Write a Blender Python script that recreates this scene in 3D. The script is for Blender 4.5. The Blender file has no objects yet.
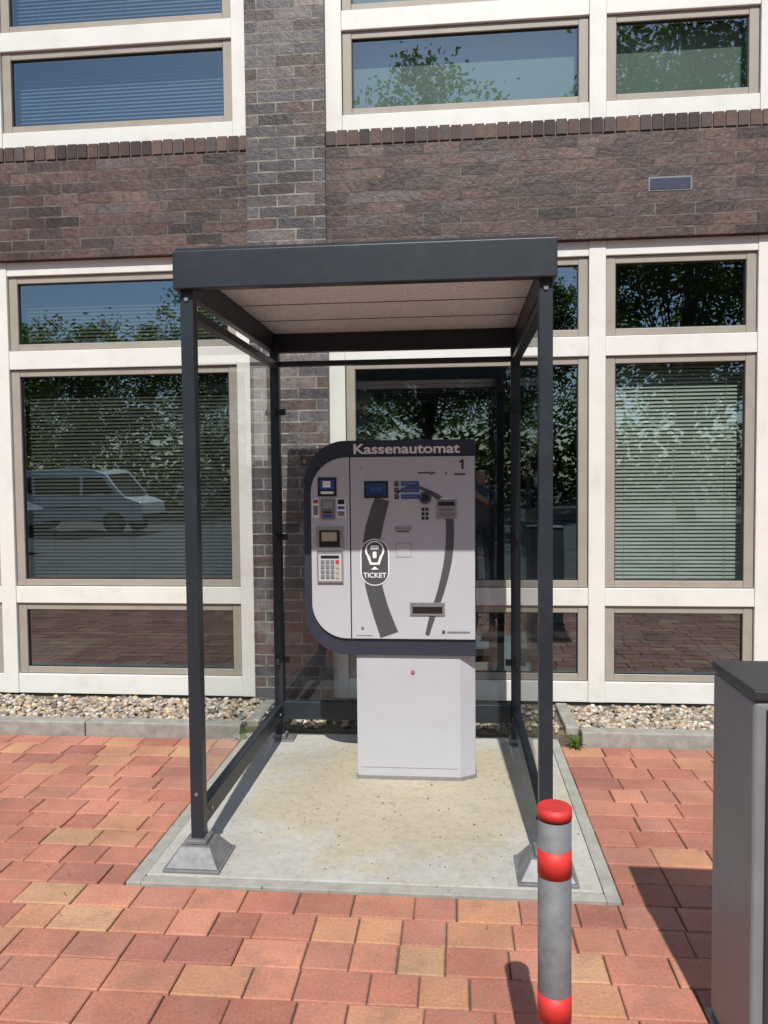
import bpy, bmesh, math, random
from mathutils import Vector, Matrix, Euler
random.seed(7)
S = bpy.context.scene
S.view_settings.view_transform='Standard'; S.view_settings.look='None'; S.view_settings.exposure=0
COL = S.collection

# ---------------------------------------------------------------- materials
def mat(name):
    m=bpy.data.materials.new(name); m.use_nodes=True
    nt=m.node_tree; b=nt.nodes['Principled BSDF']
    return m,nt,b
def N(nt,t,**kw):
    n=nt.nodes.new(t)
    for k,v in kw.items():
        setattr(n,k,v)
    return n
def L(nt,a,b): nt.links.new(a,b)
def c4(c):
    if isinstance(c,(int,float)): return (c,c,c,1)
    return (c[0],c[1],c[2],1)
def ramp(nt,stops,interp='LINEAR'):
    r=nt.nodes.new('ShaderNodeValToRGB'); r.color_ramp.interpolation=interp
    e=r.color_ramp.elements
    while len(e)<len(stops): e.new(0.5)
    for i,(p,c) in enumerate(stops):
        e[i].position=p; e[i].color=c4(c)
    return r
def mixc(nt,fac,a,b,bt='MIX'):
    m=nt.nodes.new('ShaderNodeMix'); m.data_type='RGBA'; m.blend_type=bt
    for s,v in ((0,fac),(6,a),(7,b)):
        if isinstance(v,bpy.types.NodeSocket): nt.links.new(v,m.inputs[s])
        elif isinstance(v,(int,float)): m.inputs[s].default_value=v if s==0 else (v,v,v,1)
        else: m.inputs[s].default_value=c4(v)
    return m.outputs[2]
def pos(nt): 
    return N(nt,'ShaderNodeNewGeometry').outputs['Position']
def noise(nt,vec,scale,detail=3,rough=.55):
    n=N(nt,'ShaderNodeTexNoise'); n.inputs['Scale'].default_value=scale
    n.inputs['Detail'].default_value=detail; n.inputs['Roughness'].default_value=rough
    L(nt,vec,n.inputs['Vector']); return n.outputs['Fac']
def bump(nt,h,b,strength=.3,dist=.01):
    n=N(nt,'ShaderNodeBump'); n.inputs['Strength'].default_value=strength; n.inputs['Distance'].default_value=dist
    L(nt,h,n.inputs['Height']); L(nt,n.outputs['Normal'],b.inputs['Normal']); return n
def simple(name,col,rough=.5,metal=0,var=.12,vs=6,bs=0,bd=.002,bscale=80,dirt=None):
    m,nt,b=mat(name); p=pos(nt)
    f=noise(nt,p,vs,3,.6)
    lo=tuple(x*(1-var) for x in col); hi=tuple(min(1,x*(1+var)) for x in col)
    r=ramp(nt,[(.3,lo),(.7,hi)]); L(nt,f,r.inputs[0]); out=r.outputs[0]
    if dirt:
        f2=noise(nt,p,dirt[1],4,.7); r2=ramp(nt,[(.5,0.0),(.72,dirt[2])]); L(nt,f2,r2.inputs[0])
        out=mixc(nt,r2.outputs[0],out,dirt[0])
    L(nt,out,b.inputs['Base Color'])
    b.inputs['Roughness'].default_value=rough
    b.inputs['Metallic'].default_value=metal
    if bs: bump(nt,noise(nt,p,bscale,2),b,bs,bd)
    return m

def brickmat(name,stops,mortar):
    m,nt,b=mat(name); p=pos(nt)
    sx=N(nt,'ShaderNodeSeparateXYZ'); L(nt,p,sx.inputs[0])
    ad=N(nt,'ShaderNodeMath',operation='ADD'); L(nt,sx.outputs['X'],ad.inputs[0]); L(nt,sx.outputs['Y'],ad.inputs[1])
    cx=N(nt,'ShaderNodeCombineXYZ'); L(nt,ad.outputs[0],cx.inputs['X']); L(nt,sx.outputs['Z'],cx.inputs['Y'])
    nz=N(nt,'ShaderNodeTexNoise'); nz.inputs['Scale'].default_value=14; L(nt,p,nz.inputs['Vector'])
    vm=N(nt,'ShaderNodeVectorMath',operation='MULTIPLY_ADD'); L(nt,nz.outputs['Color'],vm.inputs[0])
    vm.inputs[1].default_value=(.009,.009,0); L(nt,cx.outputs[0],vm.inputs[2])
    br=N(nt,'ShaderNodeTexBrick'); L(nt,vm.outputs[0],br.inputs['Vector'])
    br.inputs['Scale'].default_value=1; br.inputs['Brick Width'].default_value=.252; br.inputs['Row Height'].default_value=.0767
    br.inputs['Mortar Size'].default_value=.0060; br.inputs['Mortar Smooth'].default_value=.2; br.inputs['Bias'].default_value=0
    br.inputs['Color1'].default_value=(0,0,0,1); br.inputs['Color2'].default_value=(1,1,1,1); br.inputs['Mortar'].default_value=(.5,.5,.5,1)
    r=ramp(nt,stops); L(nt,br.outputs['Color'],r.inputs[0])
    f=noise(nt,p,30,4,.7); rv=ramp(nt,[(.28,.5),(.72,1.55)]); L(nt,f,rv.inputs[0])
    c=mixc(nt,1.0,r.outputs[0],rv.outputs[0],'MULTIPLY')
    f3=noise(nt,p,1.1,3,.6); rv3=ramp(nt,[(.35,.55),(.65,1.15)]); L(nt,f3,rv3.inputs[0])
    c=mixc(nt,1.0,c,rv3.outputs[0],'MULTIPLY')
    mm=noise(nt,p,9,3); rm=ramp(nt,[(.35,tuple(x*.45 for x in mortar)),(.65,tuple(x*1.25 for x in mortar))]); L(nt,mm,rm.inputs[0])
    c=mixc(nt,br.outputs['Fac'],c,rm.outputs[0])
    L(nt,c,b.inputs['Base Color'])
    iv=N(nt,'ShaderNodeMath',operation='MULTIPLY_ADD'); L(nt,br.outputs['Fac'],iv.inputs[0]); iv.inputs[1].default_value=-1.2; L(nt,f,iv.inputs[2])
    bump(nt,iv.outputs[0],b,.8,.007)
    rr=ramp(nt,[(0,.5),(1,.9)]); L(nt,br.outputs['Fac'],rr.inputs[0]); L(nt,rr.outputs[0],b.inputs['Roughness'])
    return m
M={}
M['brick']=brickmat('brick_brown',[(0,(.033,.020,.020)),(.22,(.078,.043,.038)),(.42,(.115,.065,.055)),(.58,(.050,.034,.035)),(.75,(.14,.088,.075)),(.88,(.085,.050,.046)),(1,(.105,.085,.085))],(.135,.118,.105))
M['brickpier']=brickmat('brick_pier',[(0,(.042,.032,.032)),(.22,(.105,.066,.058)),(.42,(.10,.092,.105)),(.6,(.060,.053,.062)),(.8,(.13,.118,.125)),(1,(.18,.145,.135))],(.26,.245,.22))
def attrmat(name,rough=.85,bs=.5,scale=90,var=(.72,1.25),bd=.004):
    m,nt,b=mat(name); p=pos(nt)
    a=N(nt,'ShaderNodeAttribute',attribute_name='Col')
    f=noise(nt,p,scale,4,.7); r=ramp(nt,[(.25,var[0]),(.75,var[1])]); L(nt,f,r.inputs[0])
    c=mixc(nt,1.0,a.outputs['Color'],r.outputs[0],'MULTIPLY')
    f2=noise(nt,p,2.3,4,.65); r2=ramp(nt,[(.32,.78),(.62,1.1)]); L(nt,f2,r2.inputs[0])
    c=mixc(nt,1.0,c,r2.outputs[0],'MULTIPLY')
    L(nt,c,b.inputs['Base Color']); b.inputs['Roughness'].default_value=rough
    if bs: bump(nt,f,b,bs,bd)
    return m
M['paver']=attrmat('clay_pavers')
nt=M['paver'].node_tree; b=nt.nodes['Principled BSDF']; src=b.inputs['Base Color'].links[0].from_socket; p=pos(nt)
fd=noise(nt,p,11,5,.75); rd=ramp(nt,[(.5,0.0),(.78,.5)]); L(nt,fd,rd.inputs[0]); cc=mixc(nt,rd.outputs[0],src,(.42,.27,.19))
fd=noise(nt,p,5.5,5,.7); rd=ramp(nt,[(.54,0.0),(.75,.5)]); L(nt,fd,rd.inputs[0]); cc=mixc(nt,rd.outputs[0],cc,(.17,.09,.07))
L(nt,cc,b.inputs['Base Color'])
M['rowlock']=attrmat('brick_rowlock',.7,.6,45)
M['pebble']=attrmat('pebbles',.7,0,60,(.8,1.15),.001)
m=bpy.data.materials.new('leaves'); m.use_nodes=True; nt=m.node_tree; nt.nodes.clear(); M['leaf']=m
o=N(nt,'ShaderNodeOutputMaterial'); mx=N(nt,'ShaderNodeMixShader'); df=N(nt,'ShaderNodeBsdfDiffuse'); tr=N(nt,'ShaderNodeBsdfTranslucent'); a=N(nt,'ShaderNodeAttribute',attribute_name='Col')
L(nt,a.outputs['Color'],df.inputs[0]); L(nt,mixc(nt,1.0,a.outputs['Color'],(1.6,1.7,.8),'MULTIPLY'),tr.inputs[0]); mx.inputs[0].default_value=.5
L(nt,df.outputs[0],mx.inputs[1]); L(nt,tr.outputs[0],mx.inputs[2]); L(nt,mx.outputs[0],o.inputs[0])
M['white']=simple('white_paint_frame',(.70,.70,.675),.45,0,.03,3,dirt=((.48,.46,.42),5,.3))
M['beige']=simple('beige_frame',(.33,.30,.26),.5,0,.06,4,dirt=((.2,.18,.15),9,.3))
M['anth']=simple('anthracite_paint',(.019,.026,.036),.42,.1,.12,5,.08,.0006,300,dirt=((.055,.06,.066),11,.3))
M['gasket']=simple('black_gasket',(.012,.012,.012),.6)
M['galv']=simple('galvanised_steel',(.20,.205,.215),.55,.3,.2,18,.1,.001,60,dirt=((.11,.105,.10),14,.6))
M['kl']=simple('kiosk_light_paint',(.455,.465,.505),.42,0,.025,3,.05,.0004,400,dirt=((.38,.375,.39),5,.25))
M['kd']=simple('kiosk_dark_paint',(.028,.034,.055),.4,0,.08,4,.05,.0004,400)
M['kdecal']=simple('kiosk_decal_grey',(.070,.073,.085),.45,0,.04)
M['kmetal']=simple('brushed_steel',(.33,.33,.34),.4,.6,.08,30)
M['kblack']=simple('black_plastic',(.015,.015,.017),.3)
M['kgrey']=simple('grey_plastic',(.18,.18,.195),.45)
M['kwhite']=simple('white_print',(.8,.8,.8),.5,0,.02)
M['kblue']=simple('blue_label',(.025,.08,.30),.35,0,.1,20)
M['kscreen']=simple('lcd_screen',(.03,.06,.14),.12,0,.25,30)
M['kyel']=simple('cream_label',(.40,.36,.27),.45,0,.1,30)
M['kred']=simple('red_label',(.5,.05,.04),.4)
M['red']=simple('red_reflective_band',(.56,.03,.028),.55,0,.12,12,dirt=((.3,.03,.03),20,.5))
M['bollard']=simple('weathered_zinc',(.15,.155,.165),.65,.1,.25,16,.15,.001,90,dirt=((.23,.235,.24),25,.5))
M['cab']=simple('cabinet_grey_paint',(.21,.23,.25),.4,.15,.08,4,.1,.0006,250,dirt=((.26,.27,.28),8,.3))
M['cabd']=simple('cabinet_dark_front',(.035,.038,.044),.4,.1,.1,5)
M['plaq']=simple('blue_wall_plaque',(.055,.065,.10),.3,0,.2,30)
M['kerb']=simple('kerb_concrete',(.29,.285,.26),.9,0,.18,14,.5,.004,70,dirt=((.15,.14,.12),9,.6))
M['edge']=simple('pad_edge_concrete',(.33,.325,.295),.9,0,.14,9,.5,.003,70,dirt=((.2,.195,.175),12,.5))
M['soil']=simple('gravel_bed_soil',(.14,.12,.09),.95,0,.3,20,.5,.006,60)
M['joint']=simple('joint_sand',(.12,.08,.062),.95,0,.3,25,.5,.004,80)
M['asph']=simple('asphalt',(.10,.095,.09),.9,0,.25,1.2,.5,.006,60)
M['bark']=simple('bark',(.09,.07,.05),.9,0,.3,8)
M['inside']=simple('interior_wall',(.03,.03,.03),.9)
M['blindL']=simple('blind_light',(.44,.46,.42),.6,0,.05)
M['blindD']=simple('blind_dark',(.055,.05,.042),.6,0,.08)
M['blindB']=simple('blind_blue',(.11,.15,.21),.6,0,.08)
M['blindS']=simple('roller_screen',(.19,.24,.225),.7,0,.05)
M['vanw']=simple('van_white_paint',(.78,.78,.77),.3,0,.03)
M['vang']=simple('van_silver_paint',(.3,.31,.32),.3,.3,.03)
M['vglass']=simple('van_dark_glass',(.02,.022,.025),.08)
M['tyre']=simple('rubber',(.02,.02,.02),.8)
M['skin']=simple('skin',(.5,.3,.22),.6,0,.05); M['shirt']=simple('shirt_cloth',(.12,.14,.18),.9); M['jeans']=simple('jeans_cloth',(.04,.055,.09),.9); M['hair']=simple('hair',(.04,.025,.015),.7)

# concrete pad
m,nt,b=mat('concrete_pad'); p=pos(nt); M['pad']=m
f1=noise(nt,p,1.7,5,.65); r1=ramp(nt,[(.3,(.34,.335,.31)),(.52,(.425,.415,.38)),(.72,(.48,.475,.445))]); L(nt,f1,r1.inputs[0])
vd=N(nt,'ShaderNodeVectorMath',operation='DISTANCE'); L(nt,p,vd.inputs[0]); vd.inputs[1].default_value=(-.25,3.85,0)
f2=noise(nt,p,3.2,5,.7); ma=N(nt,'ShaderNodeMath',operation='MULTIPLY_ADD'); L(nt,f2,ma.inputs[0]); ma.inputs[1].default_value=-1.2; L(nt,vd.outputs['Value'],ma.inputs[2])
r2=ramp(nt,[(0,.5),(.25,0.0)]); L(nt,ma.outputs[0],r2.inputs[0])
c=mixc(nt,r2.outputs[0],r1.outputs[0],(.43,.345,.20))
f3=noise(nt,p,30,5,.75); r3=ramp(nt,[(.28,.78),(.5,1.0),(.75,1.1)]); L(nt,f3,r3.inputs[0])
c=mixc(nt,1.0,c,r3.outputs[0],'MULTIPLY')
f4=noise(nt,p,150,2,.5); r4=ramp(nt,[(.28,.5),(.36,1.0)]); L(nt,f4,r4.inputs[0])
c=mixc(nt,1.0,c,r4.outputs[0],'MULTIPLY')
L(nt,c,b.inputs['Base Color']); b.inputs['Roughness'].default_value=.9; bump(nt,f3,b,.35,.004)
m,nt,b=mat('soffit_panel'); p=pos(nt); M['soffit']=m
vo=N(nt,'ShaderNodeTexVoronoi'); vo.inputs['Scale'].default_value=60; L(nt,p,vo.inputs['Vector'])
rv=ramp(nt,[(.12,(.30,.33,.35)),(.45,(.72,.78,.82))]); L(nt,vo.outputs['Distance'],rv.inputs[0])
c=mixc(nt,noise(nt,p,6,4),rv.outputs[0],(.60,.66,.70)); L(nt,c,b.inputs['Base Color']); b.inputs['Roughness'].default_value=.8
bump(nt,vo.outputs['Distance'],b,.6,.004)
def glass(name,r0,tint,gcol,wob=.0):
    m=bpy.data.materials.new(name); m.use_nodes=True; nt=m.node_tree; nt.nodes.clear()
    o=N(nt,'ShaderNodeOutputMaterial'); mx=N(nt,'ShaderNodeMixShader'); t=N(nt,'ShaderNodeBsdfTransparent'); g=N(nt,'ShaderNodeBsdfGlossy')
    t.inputs[0].default_value=c4(tint); g.inputs['Roughness'].default_value=0; g.inputs[0].default_value=c4(gcol)
    lw=N(nt,'ShaderNodeLayerWeight'); lw.inputs[0].default_value=.5
    pw=N(nt,'ShaderNodeMath',operation='POWER'); pw.inputs[1].default_value=5; L(nt,lw.outputs['Facing'],pw.inputs[0])
    ma=N(nt,'ShaderNodeMath',operation='MULTIPLY_ADD'); L(nt,pw.outputs[0],ma.inputs[0]); ma.inputs[1].default_value=1-r0; ma.inputs[2].default_value=r0
    L(nt,ma.outputs[0],mx.inputs[0]); L(nt,t.outputs[0],mx.inputs[1]); L(nt,g.outputs[0],mx.inputs[2]); L(nt,mx.outputs[0],o.inputs[0])
    if wob:
        bp=N(nt,'ShaderNodeBump'); bp.inputs['Strength'].default_value=wob; bp.inputs['Distance'].default_value=.01
        L(nt,noise(nt,pos(nt),2.2,1),bp.inputs['Height']); L(nt,bp.outputs[0],g.inputs['Normal'])
    return m
M['glass']=glass('window_glass',.26,(.78,.85,.82),(.66,.86,1.0),.12)
M['sglass']=glass('shelter_glass',.06,(.93,.96,.95),(1,1,1))

# ---------------------------------------------------------------- mesh helpers
class B:
    def __init__(s): s.v=[];s.f=[];s.mi=[];s.c=[];s.mats=[]
    def m(s,k):
        if k not in s.mats: s.mats.append(k)
        return s.mats.index(k)
    def add(s,vs,fs,k,col=(1,1,1)):
        o=len(s.v); s.v+=[tuple(v) for v in vs]; i=s.m(k)
        for f in fs: s.f.append(tuple(o+q for q in f)); s.mi.append(i)
        s.c+=[col]*len(vs)
    def box(s,x0,x1,y0,y1,z0,z1,k,col=(1,1,1)):
        s.add([(x0,y0,z0),(x1,y0,z0),(x1,y1,z0),(x0,y1,z0),(x0,y0,z1),(x1,y0,z1),(x1,y1,z1),(x0,y1,z1)],
          [(0,3,2,1),(4,5,6,7),(0,1,5,4),(1,2,6,5),(2,3,7,6),(3,0,4,7)],k,col)
    def prism(s,poly,y0,y1,k):
        n=len(poly); vs=[(x,y0,z) for x,z in poly]+[(x,y1,z) for x,z in poly]
        fs=[tuple(range(n)),tuple(range(2*n-1,n-1,-1))]+[((i+1)%n,i,i+n,(i+1)%n+n) for i in range(n)]
        s.add(vs,fs,k)
    def prismz(s,poly,z0,z1,k):
        n=len(poly); vs=[(x,y,z0) for x,y in poly]+[(x,y,z1) for x,y in poly]
        s.add(vs,[tuple(range(n-1,-1,-1)),tuple(range(n,2*n))]+[(i,(i+1)%n,(i+1)%n+n,i+n) for i in range(n)],k)
    def cyl(s,c,r,h,k,axis='z',n=24,r2=None):
        r2=r if r2 is None else r2; vs=[]
        for hh,rr in ((0,r),(h,r2)):
            for i in range(n):
                a=2*math.pi*i/n; p=(rr*math.cos(a),rr*math.sin(a),hh)
                if axis=='y': p=(p[0],p[2],p[1])
                if axis=='x': p=(p[2],p[0],p[1])
                vs.append((c[0]+p[0],c[1]+p[1],c[2]+p[2]))
        s.add(vs,[tuple(range(n-1,-1,-1)),tuple(range(n,2*n))]+[(i,(i+1)%n,(i+1)%n+n,i+n) for i in range(n)],k)
    def obj(s,name,parent=None,bevel=0,smooth=False,fixn=True,seg=2):
        me=bpy.data.meshes.new(name); me.from_pydata(s.v,[],s.f)
        for k in s.mats: me.materials.append(M[k])
        me.polygons.foreach_set('material_index',s.mi)
        a=me.color_attributes.new('Col','FLOAT_COLOR','POINT')
        fl=[]; 
        for c in s.c: fl+= [c[0],c[1],c[2],1.0]
        a.data.foreach_set('color',fl)
        if fixn:
            bm=bmesh.new(); bm.from_mesh(me); bmesh.ops.recalc_face_normals(bm,faces=bm.faces); bm.to_mesh(me); bm.free()
        if smooth: me.polygons.foreach_set('use_smooth',[True]*len(me.polygons))
        me.update()
        o=bpy.data.objects.new(name,me); COL.objects.link(o)
        if parent: o.parent=parent
        if bevel:
            md=o.modifiers.new('bev','BEVEL'); md.width=bevel; md.segments=seg; md.limit_method='ANGLE'; md.angle_limit=math.radians(40)
        return o
def empty(name,loc=(0,0,0)):
    e=bpy.data.objects.new(name,None); COL.objects.link(e); e.empty_display_size=.2; return e

# ---------------------------------------------------------------- ground
g=B(); g.box(-400,400,-400,400,-.3,-.02,'asph'); g.obj('asphalt_ground')
g=B(); g.box(-12,12,-1.6,5.3,-.019,-.012,'joint'); g.obj('joint_bed')
pv=B(); cols=[(.43,.175,.118),(.46,.20,.130),(.385,.148,.105),(.475,.235,.135),(.49,.285,.165),(.41,.18,.13),(.33,.13,.10),(.44,.18,.125)]
W=[5,5,4,3,1.0,4,1.8,4]
P=.1545; j0=-29; jn=11
for j in range(j0,jn):
    y0=2.88+j*P; y1=y0+P-.005
    segs=[(-9,9)] if j<0 else [(-9,-1.318),(.618,9)]
    for (a,bb) in segs:
        x=a
        if a<0: x=a-random.uniform(0,.2)
        while x<bb-.02:
            w=random.choice([.157,.21,.21,.232,.232]); x1=x+w
            if bb-x1<.06: x1=bb
            x1=min(x1,bb); xe=x1-.005
            base=random.choices(cols,W)[0]; k=random.uniform(.88,1.12); col=tuple(q*k for q in base)
            z=random.uniform(-.0015,.0012); t1=random.uniform(-.0012,.0012); t2=random.uniform(-.0012,.0012); ch=.004
            jx=random.uniform(-.0015,.0015); y_=y0+random.uniform(-.001,.001)
            o=[(x+jx,y_),(xe+jx,y_),(xe+jx,y1),(x+jx,y1)]; i_=[(x+ch+jx,y_+ch),(xe-ch+jx,y_+ch),(xe-ch+jx,y1-ch),(x+ch+jx,y1-ch)]
            tz=[z+t1+t2,z-t1+t2,z-t1-t2,z+t1-t2]
            vs=[(q[0],q[1],-.013) for q in o]+[(q[0],q[1],tz[i]-.004) for i,q in enumerate(o)]+[(q[0],q[1],tz[i]) for i,q in enumerate(i_)]
            fs=[(8,9,10,11)]+[(i,(i+1)%4,(i+1)%4+4,i+4) for i in range(4)]+[(i+4,(i+1)%4+4,(i+1)%4+8,i+8) for i in range(4)]
            pv.add(vs,fs,'paver',col); x=x1
pv.obj('brick_pavement',fixn=False)
pd=B(); pd.box(-1.25,.555,2.94,4.72,-.012,.012,'pad'); pd.obj('concrete_pad',bevel=.004)
pe=B()
pe.box(-1.312,-1.254,2.885,4.72,-.012,.006,'edge'); pe.box(.559,.612,2.885,4.72,-.012,.006,'edge'); pe.box(-1.253,.558,2.885,2.937,-.012,.006,'edge')
pe.obj('pad_edging',bevel=.003)
kb=B()
for (a,bb) in ((-9,-1.33),(.74,9)):
    x=bb if bb<0 else a; d=-1 if bb<0 else 1
    while abs(x)<8.8:
        x2=x+d*.994; kb.box(min(x,x2),max(x,x2),4.582+random.uniform(-.003,.003),4.68,-.05,.085+random.uniform(-.003,.003),'kerb'); x+=d*1.0
kb.box(-1.328,-1.25,4.725,5.2,-.05,.07,'kerb'); kb.box(.66,.738,4.69,5.2,-.05,.08,'kerb')
kb.obj('kerb',bevel=.01,seg=3)
gb=B(); gb.box(-9,9,4.683,5.3,-.011,.035,'soil'); gb.obj('gravel_bed')
ico=bmesh.new(); bmesh.ops.create_icosphere(ico,subdivisions=1,radius=1); iv=[v.co.copy() for v in ico.verts]; ifc=[tuple(v.index for v in f.verts) for f in ico.faces]; ico.free()
pb=B(); pcol=[(.50,.42,.33),(.58,.52,.44),(.36,.29,.23),(.62,.57,.50),(.43,.31,.21),(.24,.21,.18),(.55,.43,.30)]
for i in range(6500):
    x=random.choice([random.uniform(-4.6,-1.3),random.uniform(.74,3.4)]) if i<6000 else random.uniform(-1.25,.65)
    y=random.uniform(4.695,5.22); r=random.uniform(.009,.023); 
    R=Euler((random.uniform(-.5,.5),random.uniform(-.5,.5),random.uniform(0,6.3))).to_matrix(); s=Vector((r*random.uniform(1,1.5),r,r*random.uniform(.55,.8)))
    z=.04+random.uniform(0,.024)
    k=random.uniform(.65,1.1); col=tuple(q*k for q in random.choice(pcol))
    vs=[R@Vector((v.x*s.x,v.y*s.y,v.z*s.z))*random.uniform(.92,1.08)+Vector((x,y,z)) for v in iv]
    pb.add(vs,ifc,'pebble',col)
pb.obj('gravel',fixn=False,smooth=True)
wd=B()
for cx,cy,n in ((.70,4.56,26),(-1.31,4.56,12),(1.9,4.575,8)):
    for i in range(n):
        a=random.uniform(0,6.3); l=random.uniform(.03,.085); w=.006; h=random.uniform(.02,.07)
        d=Vector((math.cos(a),math.sin(a),0)); s=Vector((-d.y,d.x,0))*w; o=Vector((cx,cy,0))+d*.005
        md=o+d*l*.6+Vector((0,0,h)); e=o+d*l+Vector((0,0,h*.6))
        wd.add([o-s,o+s,md+s,md-s,e],[(0,1,2,3),(3,2,4)],'leaf',(.08,random.uniform(.12,.2),.03))
wd.obj('weed',fixn=False)
db=B()
for i in range(420):
    x=random.uniform(-3.2,2.6); y=random.uniform(2.0,4.55); l=random.uniform(.002,.007)
    if random.random()<.4: x=random.uniform(-1.2,.5); y=random.uniform(3.0,4.5)
    a=random.uniform(0,6.3); u=Vector((math.cos(a),math.sin(a),.1))*l; w=Vector((-u.y,u.x,0))*.6; o=Vector((x,y,.0155))
    db.add([o-u,o+w,o+u,o-w],[(0,1,2,3)],'leaf',random.choice([(.16,.11,.06),(.1,.07,.04),(.3,.25,.15)]))
db.obj('leaf_litter',fixn=False)

# ---------------------------------------------------------------- building
bld=empty('brick_office_building')
YB=5.24
G=[[-.86,.948,2.03,3.84],[4.38,6.19,7.27,9.08],[-6.12,-4.31,-3.232,-1.40],[-11.4,-9.55,-8.47,-6.66]]
piers=[(-1.40,-.86),(3.84,4.38),(-6.66,-6.12),(9.08,9.7),(-12.0,-11.4)]
bands=[(3.16,3.94),(6.9,7.75)]
bw=B()
for g_ in G:
    for z0,z1 in bands:
        top=z1-.105 
        bw.box(g_[0]+.001,g_[3]-.001,YB,YB+.3,z0,top,'brick')
bw.obj('brick_bands',bld)
pw=B()
for a,bb in piers: pw.box(a,bb,YB-.022,YB+.5,-.05,7.9,'brickpier')
pw.box(-12,-11.9,5.75,17,-.05,7.9,'brickpier'); pw.box(9.6,9.7,5.75,17,-.05,7.9,'brickpier'); pw.box(-11.9,9.6,16.8,17,-.05,7.9,'brickpier')
pw.obj('brick_piers',bld)
rl=B(); rc=[(.062,.036,.032),(.09,.052,.045),(.042,.028,.028),(.115,.072,.06),(.08,.062,.06)]
for g_ in G:
    for z0,z1 in bands:
        rl.box(g_[0]+.001,g_[3]-.001,YB+.004,YB+.3,z1-.104,z1-.012,'rowlock',(.12,.105,.095))
        x=g_[0]+.004
        while x<g_[3]-.04:
            w=min(.066,g_[3]-x-.004); k=random.uniform(.8,1.2); dy=random.uniform(-.003,.003)
            rl.box(x,x+w,YB-.008+dy,YB+.2,z1-.102,z1-.004+random.uniform(-.003,.003),'rowlock',tuple(q*k for q in random.choice(rc))); x+=w+.0105
rl.obj('rowlock_sills',bld,bevel=.003)
wf=B(); bf=B(); gs=B(); gk=B()
blinds=B()
hw=.055
def slats(x0,x1,z0,z1,k,y=5.43,sp=.026,tilt=1.0):
    z=z1-.01
    while z>z0:
        d=.0125; dy=d*math.cos(tilt); dz=d*math.sin(tilt)
        blinds.add([(x0,y-dy,z-dz),(x1,y-dy,z-dz),(x1,y+dy,z+dz),(x0,y+dy,z+dz)],[(0,1,2,3)],k); z-=sp
    for f in (.12,.5,.88):
        xx=x0+(x1-x0)*f; blinds.box(xx-.001,xx+.001,y-.014,y-.0125,z0,z1,k)
rows=[(.20,.72),(.84,2.40),(2.53,3.06),(4.06,4.62),(4.75,6.78)]
hors=[(.06,.20),(.72,.84),(2.40,2.53),(3.06,3.157),(3.943,4.06),(4.62,4.75),(6.78,6.897)]
for gi,g_ in enumerate(G):
    edges=[(g_[0],g_[0]+2*hw)]+[(q-hw,q+hw) for q in g_[1:3]]+[(g_[3]-2*hw,g_[3])]
    for a,bb in edges:
        wf.box(a,bb,5.282,5.42,.06,3.157,'white'); wf.box(a,bb,5.282,5.42,3.943,6.897,'white')
    for i in range(3):
        x0=edges[i][1]; x1=edges[i+1][0]
        for z0,z1 in hors: wf.box(x0+.0005,x1-.0005,5.288,5.42,z0,z1,'white')
        for ri,(z0,z1) in enumerate(rows):
            t=.062; a,bb,c_,d=x0+.004,x1-.004,z0+.004,z1-.004
            bf.box(a,a+t,5.305,5.37,c_,d,'beige'); bf.box(bb-t,bb,5.305,5.37,c_,d,'beige')
            bf.box(a+t,bb-t,5.307,5.37,c_,c_+t*.75,'beige'); bf.box(a+t,bb-t,5.307,5.37,d-t*.75,d,'beige')
            ga,gb_,gc,gd=a+t,bb-t,c_+t*.75,d-t*.75
            q=.006
            gk.box(ga,ga+q,5.318,5.335,gc,gd,'gasket'); gk.box(gb_-q,gb_,5.318,5.335,gc,gd,'gasket'); gk.box(ga+q,gb_-q,5.318,5.335,gc,gc+q,'gasket'); gk.box(ga+q,gb_-q,5.318,5.335,gd-q,gd,'gasket')
            gs.add([(ga,5.33,gc),(gb_,5.33,gc),(gb_,5.33,gd),(ga,5.33,gd)],[(0,1,2,3)],'glass')
            kk=None
            if gi==2 and i==2: kk={1:'blindD',2:'blindD',3:'blindB',4:'blindB'}.get(ri)
            elif gi==0 and i==0: kk={3:'blindS',4:'blindS'}.get(ri)
            elif gi==0 and i==1: kk={1:'blindL',3:'blindS',4:'blindS'}.get(ri)
            else: kk=random.choice([None,'blindL','blindD','blindB'])
            if kk=='blindS': blinds.box(ga-.02,gb_+.02,5.425,5.43,gc-.02,gd+.02,'blindS')
            elif kk: slats(ga-.02,gb_+.02,gc-.02,gd+.02,kk)
wf.obj('white_frames',bld,bevel=.004); bf.obj('sash_frames',bld,bevel=.004); gs.obj('window_glass',bld,fixn=False); gk.obj('gaskets',bld)
blinds.obj('blinds',bld,fixn=False)
il=B()
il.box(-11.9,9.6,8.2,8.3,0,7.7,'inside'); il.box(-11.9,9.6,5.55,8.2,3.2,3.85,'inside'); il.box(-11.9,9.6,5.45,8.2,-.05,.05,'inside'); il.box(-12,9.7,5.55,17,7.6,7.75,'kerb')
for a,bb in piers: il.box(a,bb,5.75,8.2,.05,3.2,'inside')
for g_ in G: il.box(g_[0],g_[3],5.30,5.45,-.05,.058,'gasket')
il.obj('interior',bld)
pc=B(); pc.box(-12.05,9.75,5.17,5.6,7.9,7.96,'anth'); pc.obj('parapet_cap',bld,bevel=.005)
vt=B(); vt.box(1.262,1.538,5.236,5.26,3.447,3.537,'cab'); vt.box(1.272,1.528,5.232,5.2358,3.457,3.527,'plaq')
vt.obj('wall_plaque',bld,bevel=.001)

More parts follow.
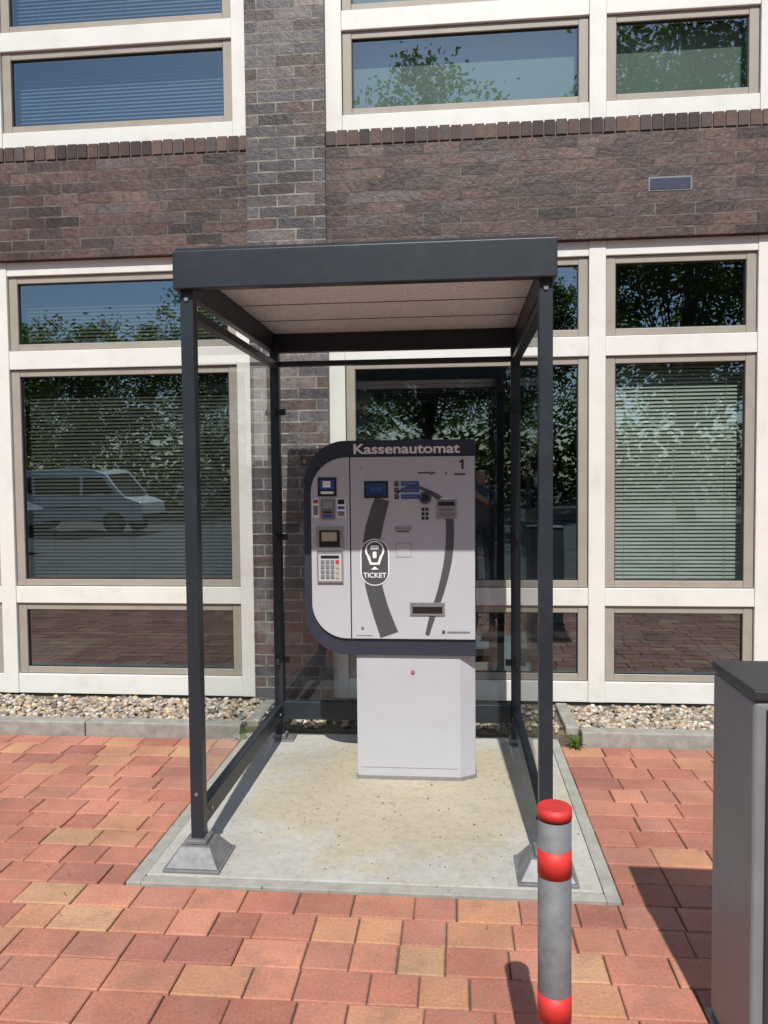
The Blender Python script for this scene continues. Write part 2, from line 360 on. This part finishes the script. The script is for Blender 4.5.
# ---------------------------------------------------------------- shelter
sh=empty('payment_shelter')
XL,XR,YF,YR=-1.072,.352,3.07,4.57; h=.027
st=B()
for x in (XL,XR):
    for y in (YF,YR): st.box(x-h,x+h,y-h,y+h,.02,2.40,'anth')
fx0,fx1,fy0,fy1=-1.115,.392,3.01,4.64
st.box(fx0,fx1,fy0,fy0+.05,2.36,2.508,'anth'); st.box(fx0,fx1,fy1-.05,fy1,2.36,2.508,'anth')
st.box(fx0,fx0+.04,fy0+.051,fy1-.051,2.36,2.506,'anth'); st.box(fx1-.04,fx1,fy0+.051,fy1-.051,2.36,2.506,'anth')
for x in (XL,XR):
    st.box(x-.022,x+.022,YF+h+.001,YR-h-.001,2.26,2.295,'anth')
    st.box(x-.022,x+.022,YF+h+.001,YR-h-.001,.15,.235,'anth')
st.box(XL+h+.001,XR-h-.001,YR-.022,YR+.022,2.27,2.30,'anth')
st.box(XL+h+.001,XR-h-.001,YR-.025,YR+.025,.14,.25,'anth')
st.obj('frame',sh,bevel=.004)
rf=B(); rf.box(fx0+.042,fx1-.042,fy0+.052,fy1-.052,2.47,2.50,'soffit')
rf.obj('soffit',sh)
rb=B()
for k in range(1,4):
    y=fy0+.05+k*(fy1-fy0-.1)/4; rb.box(fx0+.042,fx1-.042,y-.003,y+.003,2.466,2.4695,'kgrey')
rb.obj('soffit_joints',sh)
rt=B(); rt.box(fx0+.01,fx1-.01,fy0+.01,fy1-.01,2.509,2.52,'anth'); rt.obj('roof_sheet',sh)
gl=B()
for x in (XL,XR):
    y0,y1=YF+h+.012,YR-h-.012
    gl.add([(x,y0,.236),(x,y1,.236),(x,y1,2.258),(x,y0,2.258)],[(0,1,2,3)],'sglass')
gl.add([(XL+h+.012,YR,.252),(XR-h-.012,YR,.252),(XR-h-.012,YR,2.268),(XL+h+.012,YR,2.268)],[(0,1,2,3)],'sglass')
gl.obj('glass_panes',sh,fixn=False)
ft=B()
def foot(x,y,s,hh):
    a=s; b_=s*.52
    ft.box(x-a,x+a,y-a,y+a,.012,.024,'galv')
    lo=[(x-a*.93,y-a*.93,.024),(x+a*.93,y-a*.93,.024),(x+a*.93,y+a*.93,.024),(x-a*.93,y+a*.93,.024)]
    hi=[(x-b_,y-b_,hh),(x+b_,y-b_,hh),(x+b_,y+b_,hh),(x-b_,y+b_,hh)]
    ft.add(lo+hi,[(0,3,2,1),(4,5,6,7),(0,1,5,4),(1,2,6,5),(2,3,7,6),(3,0,4,7)],'galv')
    ft.box(x-.045,x+.045,y-.045,y+.045,hh+.001,hh+.02,'galv')
for x in (XL,XR): foot(x,YF,.118,.095)
for x in (XL,XR): 
    ft.box(x-.03,x+.09 if x<0 else x+.05,YR-.06,YR+.06,.012,.022,'galv'); ft.box(x-.04,x+.04,YR-.04,YR+.04,.023,.05,'galv')
ft.obj('post_feet',sh,bevel=.004)
cl=B()
for x,d in ((XL,1),(XR,-1)):
    for y in (YF+.045,YR-.045):
        for z in (.5,1.25,2.0): cl.box(x-.012,x+.012,y-.016,y+.016,z-.018,z+.018,'anth')
    cl.cyl((x,YF-h-.006,2.325),.010,.007,'galv','y',12)
    cl.cyl((x,YF-h-.006,.30),.008,.007,'galv','y',12)
    for y in (YF+.1,YR-.1):
        cl.cyl((x+d*.023,y,.19),.01,.006*d,'galv','x',10)
for x in (XL+.045,XR-.045):
    for z in (.5,1.25,2.0): cl.box(x-.016,x+.016,YR-.012,YR+.012,z-.018,z+.018,'anth')
cl.obj('glass_clamps',sh,bevel=.002)

# ---------------------------------------------------------------- payment kiosk
ki=empty('parking_payment_kiosk')
def PX(x): return -.540+(x-351)*.00515
def PZ(y): return 1.6-(y-478)*.00515
def rr_left(x0,x1,z0,z1,r,n=14):
    p=[]
    for i in range(n+1):
        a=math.pi/2+ (math.pi/2)*i/n; p.append((x0+r+r*math.cos(a),z1-r+r*math.sin(a)))
    for i in range(n+1):
        a=math.pi+(math.pi/2)*i/n; p.append((x0+r+r*math.cos(a),z0+r+r*math.sin(a)))
    p+= [(x1,z0),(x1,z1)]
    return p
def rrect(cx,cz,w,hh,r,n=8):
    p=[]
    for (sx,sz,a0) in ((1,1,0),(-1,1,90),(-1,-1,180),(1,-1,270)):
        for i in range(n+1):
            a=math.radians(a0+90*i/n); p.append((cx+sx*(w/2-r)+r*math.cos(a),cz+sz*(hh/2-r)+r*math.sin(a)))
    return p
KX0,KX1=-.79,.103; KF=3.965
k=B(); k.prism(rr_left(KX0,KX1,.676,1.795,.225),KF,KF+.40,'kd'); k.obj('head_housing',ki,bevel=.004)
k=B(); k.prism(rr_left(KX0+.042,-.5455,.765,1.708,.185),3.950,KF-.001,'kl')
k.box(-.5395,.0985,3.950,KF-.001,.765,1.708,'kl'); k.obj('front_panels',ki,bevel=.002)
k=B(); x0,x1=-.522,.10
k.prismz([(x0,3.985),(.02,3.985),(x1,4.04),(x1,4.36),(x0,4.36)],.012,.6755,'kl'); k.obj('base_cabinet',ki,bevel=.003)
k=B(); k.box(-.505,.005,3.9815,3.9845,.075,.655,'kl'); k.obj('base_door',ki,bevel=.001)
k=B(); k.prismz([(x0-.006,3.978),(.022,3.978),(x1+.006,4.036),(x1+.006,4.37),(x0-.006,4.37)],.0125,.03,'kmetal'); k.obj('base_plinth',ki)
F0=3.9497
d=B()
def pbox(x0,x1,y0,y1,t,kk,f=0): d.box(PX(x0),PX(x1),F0-t,F0-f,PZ(y1),PZ(y0),kk)
def strip(pts,ws,kk,t=.0015):
    n=len(pts); P=[Vector((PX(a),PZ(b_))) for a,b_ in pts]
    def cr(p0,p1,p2,p3,t): return .5*((2*p1)+(-p0+p2)*t+(2*p0-5*p1+4*p2-p3)*t*t+(-p0+3*p1-3*p2+p3)*t**3)
    Q=[];Wd=[]
    for i in range(n-1):
        p0=P[max(i-1,0)];p3=P[min(i+2,n-1)]
        for s in range(8):
            tt=s/8; Q.append(cr(p0,P[i],P[i+1],p3,tt)); Wd.append(ws[i]*(1-tt)+ws[i+1]*tt)
    Q.append(P[-1]);Wd.append(ws[-1]); m_=len(Q); Lf=[];Rt=[]
    for i in range(m_):
        tg=(Q[min(i+1,m_-1)]-Q[max(i-1,0)]).normalized(); nn=Vector((-tg.y,tg.x))*Wd[i]*.00515/2
        Lf.append(Q[i]+nn); Rt.append(Q[i]-nn)
    vs=[(v.x,F0-t,v.y) for v in Lf]+[(v.x,F0-t,v.y) for v in Rt]
    d.add(vs,[(i,i+1,m_+i+1,m_+i) for i in range(m_-1)],kk)
strip([(383,499),(375,526),(371,552),(373,582),(380,610),(389,636)],[15,17,17,17,17,19],'kdecal')
strip([(430,492),(442,501),(450,520),(449,555),(442,588),(433,615),(427,636)],[3,6,8,8,7,6,4],'kdecal')
strip([(398,493),(408,488),(420,488),(430,492)],[2,3,3,3],'kdecal')
d.prism(rrect(PX(375),PZ(562.5),.150,.243,.072),F0-.0030,F0-.0018,'kwhite')
d.prism(rrect(PX(375),PZ(562.5),.138,.231,.066),F0-.0045,F0-.0031,'kdecal')
# bulb-like pictogram: ring, neck, card inside, small arrow
d.cyl((PX(375),F0-.0062,PZ(550.5)),.050,.0015,'kwhite','y',36)
d.prism([(PX(370.2),PZ(565)),(PX(379.8),PZ(565)),(PX(383),PZ(556)),(PX(367),PZ(556))],F0-.00615,F0-.0047,'kwhite')
d.cyl((PX(375),F0-.0072,PZ(550)),.040,.0008,'kdecal','y',36)
d.prism([(PX(372),PZ(562.5)),(PX(378),PZ(562.5)),(PX(380),PZ(556)),(PX(370),PZ(556))],F0-.0071,F0-.0063,'kdecal')
d.prism(rrect(PX(375),PZ(547.5),.046,.022,.008),F0-.0085,F0-.0074,'kwhite')
d.prism(rrect(PX(375),PZ(555),.020,.034,.006),F0-.0084,F0-.0074,'kwhite')
d.add([(PX(371),F0-.0062,PZ(569.8)),(PX(379),F0-.0062,PZ(569.8)),(PX(375),F0-.0062,PZ(566.6))],[(0,1,2)],'kwhite')
pbox(365,389,481,498,.004,'kblack'); pbox(367,387,483,496,.0055,'kscreen',.0041); pbox(371,383,487,491,.0062,'kblue',.0056)
for i,y in enumerate((481.5,488,494.5)):
    pbox(402,420,y,y+4.5,.003,'kblue'); pbox(404,417,y+1.6,y+2.6,.0036,'kgrey',.0031)
    pbox(395.5,399.5,y,y+4.5,.006,'kblack'); pbox(396.5,398.5,y+1,y+3,.007,'kgrey',.0061)
d.cyl((PX(426),F0-.012,PZ(498)),.032,.012,'kdecal','y',28); d.cyl((PX(426),F0-.018,PZ(498)),.018,.0058,'kblack','y',24)
for yy in (508,512.5,517):
    for xx in (422.5,426.5): pbox(xx,xx+2.6,yy,yy+2.8,.006,'kblack')
pbox(437,457,500,519,.006,'kmetal'); pbox(439,455,502,506,.012,'kblack',.0061); pbox(440,454,509,511,.009,'kgrey',.0061)
for xx in (440,444,448,452): pbox(xx,xx+2.4,513,516.5,.009,'kgrey',.0061)
pbox(441,454,498.4,499.6,.003,'kwhite')
pbox(395,412,527,530,.006,'kmetal'); pbox(397,410,531,532.2,.002,'kdecal')
d.box(PX(396.6),PX(411.4),F0-.001,F0-.0002,PZ(557.4),PZ(543.1),'kgrey'); d.box(PX(397),PX(411),F0-.002,F0-.0011,PZ(557),PZ(543.5),'kl')
d.cyl((PX(432),F0-.004,PZ(474)),.008,.004,'kgrey','y',12); d.cyl((PX(447),F0-.003,PZ(474)),.006,.003,'kgrey','y',12)
pbox(419,436,472.5,474,.001,'kdecal'); pbox(455,466,474,476,.001,'kdecal')
pbox(410,445,603,616,.006,'kmetal'); pbox(412.5,442.5,605,614,.0068,'kblack',.0061); pbox(413,442,605.2,607,.010,'kmetal',.0069)
d.cyl((PX(362),F0-.004,PZ(629)),.008,.004,'kmetal','y',16)
d.cyl((PX(362),F0-.004,PZ(468)),.006,.004,'kmetal','y',16)
pbox(447,470,632,634,.0008,'kgrey'); pbox(442,445,631,634.5,.0014,'kdecal',.0009)
pbox(356,372,636.5,637.3,.0008,'kgrey')
pbox(318,337,477,496,.004,'kblack'); pbox(320,335,479,489,.0048,'kblue',.0041); pbox(323,331,480.5,487,.0055,'kwhite',.0049); pbox(321,334,491,493.5,.0048,'kwhite',.0041)
pbox(312,319,498,517,.003,'kwhite'); pbox(312.8,318.2,499,503,.0038,'kred',.0031); pbox(313,318,505,515,.0036,'kgrey',.0031)
pbox(321,335,499,519,.010,'kgrey'); pbox(323,333,501,508,.012,'kmetal',.0101); pbox(323.5,332.5,511,512.6,.0125,'kblack',.0101); pbox(323,333,514.5,517,.0115,'kblue',.0101)
pbox(337,346,498,517,.003,'kwhite'); pbox(338,345,499,504,.004,'kblack',.0031); pbox(338,345,506,509,.004,'kblue',.0031); pbox(338,345,511,516,.004,'kgrey',.0031)
pbox(316,343,527,550,.010,'kmetal'); pbox(319,340,530,547,.0108,'kblack',.0101); pbox(321.5,337,532,541,.0115,'kyel',.0109)
pbox(316.5,343,552,583,.012,'kmetal')
pbox(318,341.5,554,581.5,.0135,'kl',.0121)
for r_ in range(4):
    for c_ in range(4): pbox(320.5+c_*5,320.5+c_*5+3.6,560+r_*5,560+r_*5+3.4,.018,'kgrey' if c_<3 else ('kred' if r_==0 else 'kyel'),.0136)
pbox(320.5,339,555.5,558.5,.0145,'kblack',.0136)
d.cyl((PX(412),3.9760,.585),.010,.0056,'kred','y',16); d.cyl((PX(412),3.9735,.585),.006,.0025,'kmetal','y',16)
d.obj('controls_and_labels',ki)
def text(s,cx,cz,y,w,hh,k_,parent,bold=0):
    cu=bpy.data.curves.new('t','FONT'); cu.body=s; cu.align_x='CENTER'; cu.align_y='CENTER'; cu.size=1; cu.extrude=.004; cu.offset=bold
    o=bpy.data.objects.new('t',cu); COL.objects.link(o); bpy.context.view_layer.update()
    me=bpy.data.meshes.new_from_object(o.evaluated_get(bpy.context.evaluated_depsgraph_get())); bpy.data.objects.remove(o)
    xs=[v.co.x for v in me.vertices]; ys=[v.co.y for v in me.vertices]
    sx=w/(max(xs)-min(xs)); sy=hh/(max(ys)-min(ys)); mx=(max(xs)+min(xs))/2; my=(max(ys)+min(ys))/2
    for v in me.vertices: v.co=Vector((cx+(v.co.x-mx)*sx, y-v.co.z*.2, cz+(v.co.y-my)*sy))
    me.materials.clear(); me.materials.append(M[k_])
    ob=bpy.data.objects.new('lettering_'+s.lower(),me); COL.objects.link(ob); ob.parent=parent
text('Kassenautomat',PX(407.5),PZ(448.8),KF-.0015,.548,.052,'kwhite',ki,.022)
text('TICKET',PX(375),PZ(575.5),F0-.0062,.120,.026,'kwhite',ki,.015)
# numeral 1 drawn as a flag-and-stem shape
k=B(); k.prism([(PX(462.2),PZ(470)),(PX(464.2),PZ(470)),(PX(464.2),PZ(460)),(PX(462.8),PZ(460)),(PX(460),PZ(462.3)),(PX(460),PZ(464.2)),(PX(462.2),PZ(462.8))],F0-.0012,F0-.0002,'kblack'); k.obj('lettering_1',ki)

# ---------------------------------------------------------------- bollard
bo=empty('striped_bollard'); bx,by,br,bh=.225,1.78,.0385,.838
k=B()
def ring(z0,z1,kk,r=br): k.cyl((bx,by,z0),r,z1-z0,kk,'z',48)
ring(.0,bh-.03,'bollard'); k.obj('post',bo,smooth=False)
k=B()
for z0,z1 in ((.678,.742),(.335,.400),(.03,.10)): ring(z0,z1,'red',br+.0008)
ring(bh-.025,bh-.003,'red',br+.0012); k.cyl((bx,by,bh-.003),br+.0012,.003,'red','z',48,br-.002)
k.obj('red_bands',bo)
k=B(); k.cyl((bx,by,0.0),.075,.012,'galv','z',32); k.obj('foot_plate',bo,bevel=.002)
for o in bo.children:
    for p_ in o.data.polygons: p_.use_smooth=(len(p_.vertices)==4 and abs(p_.normal.z)<.3)

# ---------------------------------------------------------------- grey pillar cabinet
cb=empty('barrier_control_cabinet')
cx0,cx1,cy0,cy1,ch=.742,1.16,1.97,2.29,1.063
k=B(); k.box(cx0,cx1,cy0+.012,cy1,.02,ch-.03,'cab'); k.obj('housing',cb,bevel=.012,seg=3)
k=B(); k.box(cx0+.03,cx1-.03,cy0+.002,cy0+.0115,.06,ch-.05,'cabd'); k.box(cx0+.1,cx0+.13,cy0-.01,cy0+.001,.5,.6,'kblack'); k.obj('door',cb,bevel=.003)
k=B(); k.box(cx0-.003,cx1+.003,cy0+.004,cy1+.003,ch-.029,ch,'cabd'); k.obj('lid',cb,bevel=.006)
k=B(); k.box(cx0-.01,cx1+.01,cy0,cy1+.01,0,.0195,'galv'); k.obj('plinth',cb)

# ---------------------------------------------------------------- trees
def tree(x,y,H,R,cb_,name,nc=150,lpc=80,seed=1,ls=.10,dark=1.0):
    rnd=random.Random(seed); t=B(); e=empty(name)
    def limb(p0,p1,r0,r1,n=8):
        ax=(p1-p0).normalized(); u=ax.orthogonal().normalized(); w=ax.cross(u); vs=[]
        for p,r in ((p0,r0),(p1,r1)):
            for i in range(n): a=2*math.pi*i/n; vs.append(p+u*r*math.cos(a)+w*r*math.sin(a))
        t.add(vs,[(i,(i+1)%n,(i+1)%n+n,i+n) for i in range(n)],'bark')
    base=Vector((x,y,-.05)); p=base; r=.017*H
    zs=[cb_*.6,cb_,cb_+(H-cb_)*.5,H*.93]; nodes=[]
    for z in zs:
        q=Vector((x+rnd.uniform(-.3,.3),y+rnd.uniform(-.3,.3),z)); limb(p,q,r,r*.7); nodes.append((q,r*.7)); p=q; r*=.7
    lf=B(); cz=(H+cb_)/2; hz=(H-cb_)/2
    for i in range(nc):
        while True:
            v=Vector((rnd.uniform(-1,1),rnd.uniform(-1,1),rnd.uniform(-1,1)))
            if .25<v.length<1: break
        s=.8+.3*math.sin(3*math.atan2(v.y,v.x)+seed)
        c=Vector((x+v.x*R*s,y+v.y*R*s,cz+v.z*hz))
        nd,rr_=rnd.choice(nodes[1:]); 
        if i%4==0: 
            mid=(nd+c)/2+Vector((0,0,-.3)); limb(nd,mid,rr_*.4,rr_*.22,5); limb(mid,c,rr_*.22,.02,5)
        cr_=rnd.uniform(.5,1.1); sh_=rnd.uniform(.45,1.35)*dark
        for j in range(lpc):
            o=Vector((rnd.gauss(0,1),rnd.gauss(0,1),rnd.gauss(0,.7)))*cr_*.5+c
            u=Vector((rnd.uniform(-1,1),rnd.uniform(-1,1),rnd.uniform(-.6,.6))).normalized(); w=u.orthogonal().normalized()
            l=ls*rnd.uniform(.7,1.4); k_=sh_*rnd.uniform(.8,1.2)
            lf.add([o-u*l,o+w*l*.55,o+u*l,o-w*l*.55],[(0,1,2,3)],'leaf',(.085*k_,.12*k_,.038*k_))
    t.obj('trunk_and_limbs',e,smooth=True,fixn=False); lf.obj('foliage',e,fixn=False)
tree(-18,-25,9.2,4.6,2.2,'broadleaf_tree',170,90,3)
tree(-26,-27,10.5,5,2.2,'broadleaf_tree',170,90,4)
tree(-12.2,-28,11.3,4.2,2.5,'broadleaf_tree',170,90,5)
tree(-1.0,-20,17.6,3.6,3,'broadleaf_tree',210,90,6)
tree(8,-17,19.5,5,3,'broadleaf_tree',290,90,7)
tree(14,-22,19,5.5,3.5,'broadleaf_tree',220,90,8)
tree(3.5,-28,13,5,2.5,'broadleaf_tree',190,90,9)
tree(-5.5,-27,12,4.2,2.5,'broadleaf_tree',190,90,10)
hd=B(); rn=random.Random(5)
for i in range(20000):
    o=Vector((rn.uniform(-40,30),-33+rn.gauss(0,.8),abs(rn.gauss(1.9,1.7))))
    u=Vector((rn.uniform(-1,1),rn.uniform(-1,1),rn.uniform(-.6,.6))).normalized(); w=u.orthogonal().normalized(); l=rn.uniform(.14,.30); k_=rn.uniform(.4,1.1)
    hd.add([o-u*l,o+w*l*.6,o+u*l,o-w*l*.6],[(0,1,2,3)],'leaf',(.06*k_,.09*k_,.03*k_))
hd.obj('hedge',fixn=False)
lw=B(); lw.box(-60,60,-60,-17.5,-.019,.02,'soil'); lw.obj('planting_strip')

# ---------------------------------------------------------------- parked vans
def van(cx,cy,paint,name):
    e=empty(name); k=B(); Lh=2.4
    prof=[(-Lh,.35),(Lh-.05,.35),(Lh,.55),(Lh-.05,.95),(Lh-.55,1.12),(Lh-1.15,1.85),(Lh-1.5,1.96),(-Lh+.15,1.98),(-Lh,1.8)]
    k.prism([(cx+a,z) for a,z in prof],cy-.95,cy+.95,paint); k.obj('body',e,bevel=.05,seg=3)
    k=B()
    for y0,y1 in ((cy+.951,cy+.956),(cy-.956,cy-.951)):
        k.prism([(cx+Lh-.8,1.18),(cx+Lh-1.2,1.72),(cx+.55,1.74),(cx+.55,1.18)],y0,y1,'vglass')
        k.prism([(cx+.45,1.18),(cx+.45,1.74),(cx-.9,1.74),(cx-.9,1.18)],y0,y1,'vglass')
        k.prism([(cx-1.0,1.18),(cx-1.0,1.74),(cx-2.25,1.72),(cx-2.25,1.18)],y0,y1,'vglass')
    a=Vector((Lh-.58,0,1.16)); b_=Vector((Lh-1.12,0,1.80))
    k.add([(cx+a.x+.012,cy-.8,a.z+.012),(cx+a.x+.012,cy+.8,a.z+.012),(cx+b_.x+.012,cy+.75,b_.z+.012),(cx+b_.x+.012,cy-.75,b_.z+.012)],[(0,1,2,3)],'vglass')
    k.obj('windows',e,fixn=False)
    k=B()
    for wx in (-1.5,1.5):
        for y in (cy+.78,cy-.98):
            k.cyl((cx+wx,y,.33),.33,.2,'tyre','y',28); k.cyl((cx+wx,y-.003,.33),.2,.206,'galv','y',20)
    k.box(cx+Lh-.02,cx+Lh+.06,cy-.9,cy+.9,.38,.6,'gasket'); k.box(cx-Lh-.06,cx-Lh+.02,cy-.9,cy+.9,.38,.6,'gasket')
    k.box(cx+1.3,cx+1.45,cy+.96,cy+1.12,1.15,1.35,'gasket')
    k.box(cx-2.0,cx+1.2,cy+.951,cy+.965,.72,.76,'gasket')
    k.obj('wheels_and_bumpers',e)
van(-11.7,-12.5,'vanw','parked_van'); van(-11.9,-5.6,'vang','parked_van')

# ---------------------------------------------------------------- photographer (seen only as a reflection)
def person():
    e=empty('photographer'); ox,oy=.36,-.52
    me=bpy.data.meshes.new('sk')
    V=[(0,0,.95),(0,0,1.12),(0,.01,1.32),(0,0,1.46),(0,.02,1.56),(0,.03,1.70)]
    Rr=[.14,.125,.15,.055,.075,.085]
    E=[(0,1),(1,2),(2,3),(3,4),(4,5)]
    def ch(start,pts):
        i=start
        for (p_,r_) in pts:
            V.append(p_); Rr.append(r_); E.append((i,len(V)-1)); i=len(V)-1
    for s in (-1,1): ch(0,[((s*.1,0,.86),.095),((s*.11,.02,.5),.065),((s*.12,-.01,.1),.045),((s*.13,.15,.045),.04)])
    ch(2,[((-.19,0,1.40),.062),((-.3,.2,1.25),.046),((-.38,.40,1.50),.03),((-.38,.43,1.55),.03)])
    ch(2,[((.19,0,1.40),.062),((.10,.24,1.24),.046),((-.26,.38,1.48),.03),((-.30,.42,1.54),.03)])
    me.from_pydata([(a+ox,b_+oy,c_) for a,b_,c_ in V],E,[]); o=bpy.data.objects.new('skel',me); COL.objects.link(o)
    sk=o.modifiers.new('s','SKIN'); sv=me.skin_vertices[0].data
    for i,r_ in enumerate(Rr): sv[i].radius=(r_,r_*.85)
    sv[0].use_root=True
    ss=o.modifiers.new('ss','SUBSURF'); ss.levels=2; ss.render_levels=2
    bpy.context.view_layer.update()
    m2=bpy.data.meshes.new_from_object(o.evaluated_get(bpy.context.evaluated_depsgraph_get())); bpy.data.objects.remove(o)
    m2.materials.clear()
    for kk in ('jeans','shirt','skin','hair'): m2.materials.append(M[kk])
    for p_ in m2.polygons:
        c_=p_.center; z=c_.z; fy=c_.y-oy
        i=0 if z<.96 else (1 if z<1.49 else 2)
        if fy>.27 and z>1.1: i=2
        if z>1.6 and (fy<.05 or z>1.73) and fy<.2: i=3
        if z<.08: i=3
        p_.material_index=i; p_.use_smooth=True
    b=bpy.data.objects.new('body',m2); COL.objects.link(b); b.parent=e
    k=B(); k.box(-.04,.04,-.085,-.075,1.52,1.68,'kblack'); 
    for s in (-.043,.043):
        for i in range(4): k.cyl((s,-.095,1.53+i*.022),.008,.035,'skin','y',8)
    k.cyl((ox,oy+.11,1.63),.012,.03,'skin','y',8,.006)
    k.obj('phone_and_fingers',e)
person()

# ---------------------------------------------------------------- light, sky, camera
w=bpy.data.worlds.new('World'); S.world=w; w.use_nodes=True
nt=w.node_tree; bg=nt.nodes['Background']; sky=nt.nodes.new('ShaderNodeTexSky'); sky.sky_type='NISHITA'; sky.sun_disc=False
EL=50.5; sky.sun_elevation=math.radians(EL); sky.sun_rotation=math.radians(177)
nt.links.new(sky.outputs[0],bg.inputs[0]); bg.inputs[1].default_value=.115
sl=bpy.data.lights.new('sun','SUN'); sl.energy=4.8; sl.angle=math.radians(.5); sl.color=(1,.955,.88)
so=bpy.data.objects.new('sun',sl); COL.objects.link(so)
dv=Vector((-.05*math.cos(math.radians(EL)),math.cos(math.radians(EL)),-math.sin(math.radians(EL))))
so.rotation_euler=dv.to_track_quat('-Z','Y').to_euler()
cam=bpy.data.cameras.new('camera'); co=bpy.data.objects.new('camera',cam); COL.objects.link(co)
cam.sensor_fit='VERTICAL'; cam.sensor_height=24; cam.lens=24*770/1024; cam.clip_start=.02; cam.clip_end=1500
R=Matrix.Rotation(math.radians(5.3),4,'Z')@Matrix.Rotation(math.radians(90-2.53),4,'X')@Matrix.Rotation(math.radians(-.55),4,'Z')
co.matrix_world=Matrix.Translation((0,0,1.6))@R
S.camera=co
